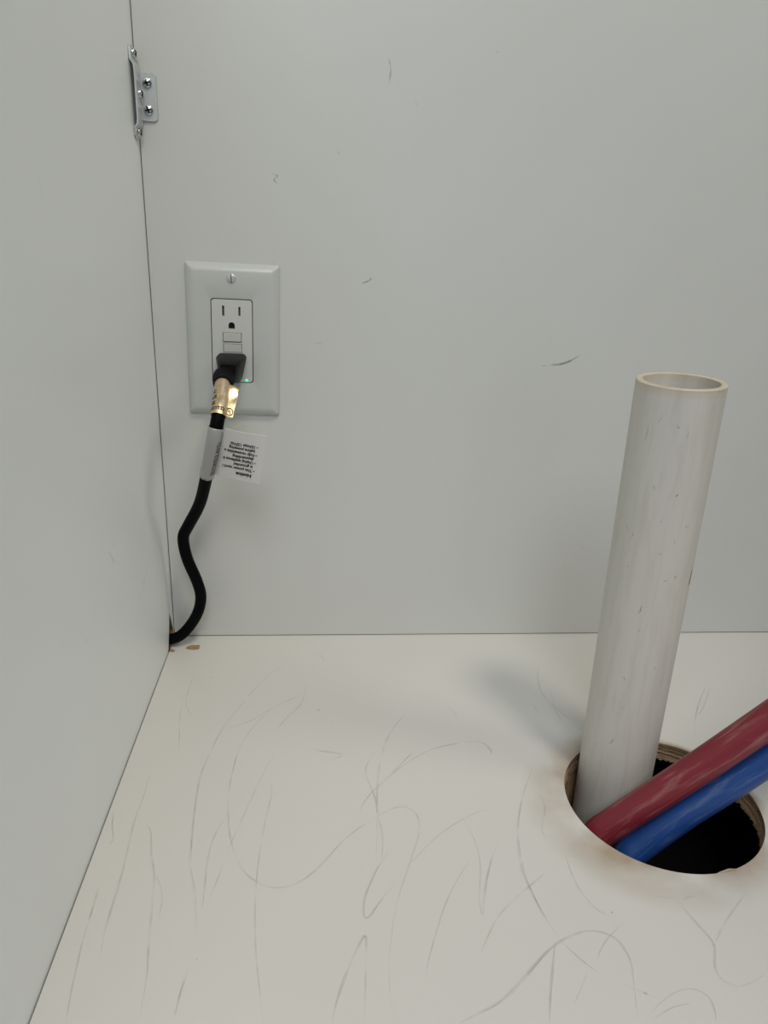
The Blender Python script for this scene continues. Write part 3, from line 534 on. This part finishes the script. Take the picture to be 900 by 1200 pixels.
for i in range(len(prf) - 1):
    for k in range(64):
        j = (k + 1) % 64; f = bm.faces.new((R2[i][k], R2[i][j], R2[i + 1][j], R2[i + 1][k]))
        for l, q in zip(f.loops, ((prf[i][0], k / 64), (prf[i][0], (k + 1) / 64), (prf[i + 1][0], (k + 1) / 64), (prf[i + 1][0], k / 64))): l[uvl].uv = q
part('pipe_wall', bm, M_pvc, pvc, True, 40)
def pipe_marks(marks):
    bm = bmesh.new()
    for ang, s0, da, ds, wd in marks:
        prev = None
        for i in range(7):
            t = i / 6; a = ang + da * t + .02 * math.sin(5 * t); s_ = s0 + ds * t; h = wd * math.sin(math.pi * (t * .9 + .05))
            dn = Vector((-ds, da * .024)).normalized() if abs(ds) + abs(da) > 0 else Vector((0, 1))
            row = []
            for sg in (-1, 1):
                aa = a + sg * h * dn.x / .0242; ss = s_ + sg * h * dn.y
                row.append(bm.verts.new(top - D * ss + (e1 * math.cos(aa) + e2 * math.sin(aa)) * .02425))
            if prev: bm.faces.new((prev[0], row[0], row[1], prev[1]))
            prev = row
    return bm
def ang_of(x, y):                      # pipe angle for a horizontal direction
    v = Vector((x, y, 0)); return math.atan2(v.dot(e2), v.dot(e1))
af = ang_of(-0.2, -0.41); arr = ang_of(0.41, -0.2); sgn = 1 if ((arr - af + math.pi) % (2 * math.pi) - math.pi) > 0 else -1
mk = []
for px_, s0, dx, ds, wd in [(-.55, .021, .02, .010, .0003), (-.28, .014, -.05, .006, .00025), (.05, .020, .1, .001, .0005), (.3, .022, .02, .005, .0003), (.3, .058, .02, .002, .0005), (.05, .075, .05, .001, .0003), (-.5, .085, .0, .004, .0003), (-.62, .100, 0, .002, .0005), (-.5, .106, 0, .002, .0004), (.42, .085, .04, .004, .0003), (.35, .112, .12, -.001, .0003), (-.1, .135, .1, -.006, .0004), (-.28, .232, .16, -.006, .0005), (.22, .203, .02, .001, .0006), (-.2, .18, .1, .002, .0003), (0, .145, .01, .002, .0004), (.5, .17, .04, .003, .0003)]:
    a0 = math.asin(max(-.95, min(.95, px_))); mk.append((af + sgn * a0, s0, sgn * dx, ds, wd))
o = part('scratches', pipe_marks(mk), M_mark, pvc); o['kind'] = 'stuff'
part('brown_drip', pipe_marks([(af + sgn * 1.32, .108, 0, .0095, .0008), (af + sgn * 1.30, .115, 0, .0035, .0012)]), M_chipboard, pvc)
def supply(name, label, P, m):
    t = thing(name, label, 'tube', P[0]); path = smooth_path(spline(P, 14), 10)
    part('tube_wall', tube_mesh('tube', path, 0.0098, 28), m, t, True, 50); return t
RP = [(.2965, -.235, -.116), (.2970, -.234, -.075), (.2985, -.232, -.040), (.3060, -.2290, -.0185), (.3150, -.2292, -.0085), (.3350, -.2320, .0125), (.3640, -.2370, .0445), (.3930, -.2420, .0778), (.4170, -.2465, .1055), (.47, -.258, .165), (.52, -.270, .225), (.56, -.282, .290), (.59, -.292, .36)]
BP = [(.3215, -.2440, -.116), (.3205, -.2435, -.080), (.3215, -.2415, -.052), (.3260, -.2360, -.0285), (.3350, -.2350, -.0180), (.3570, -.2360, .0058), (.3830, -.2385, .0318), (.4020, -.2410, .0528), (.4250, -.2455, .0785), (.48, -.258, .140), (.535, -.272, .200), (.585, -.285, .262), (.62, -.295, .33)]
supply('supply_tube', 'red plastic water tube leaning right out of the floor hole', RP, M_red)
supply('supply_tube', 'blue plastic water tube just below the red one, leaning right', BP, M_blue)
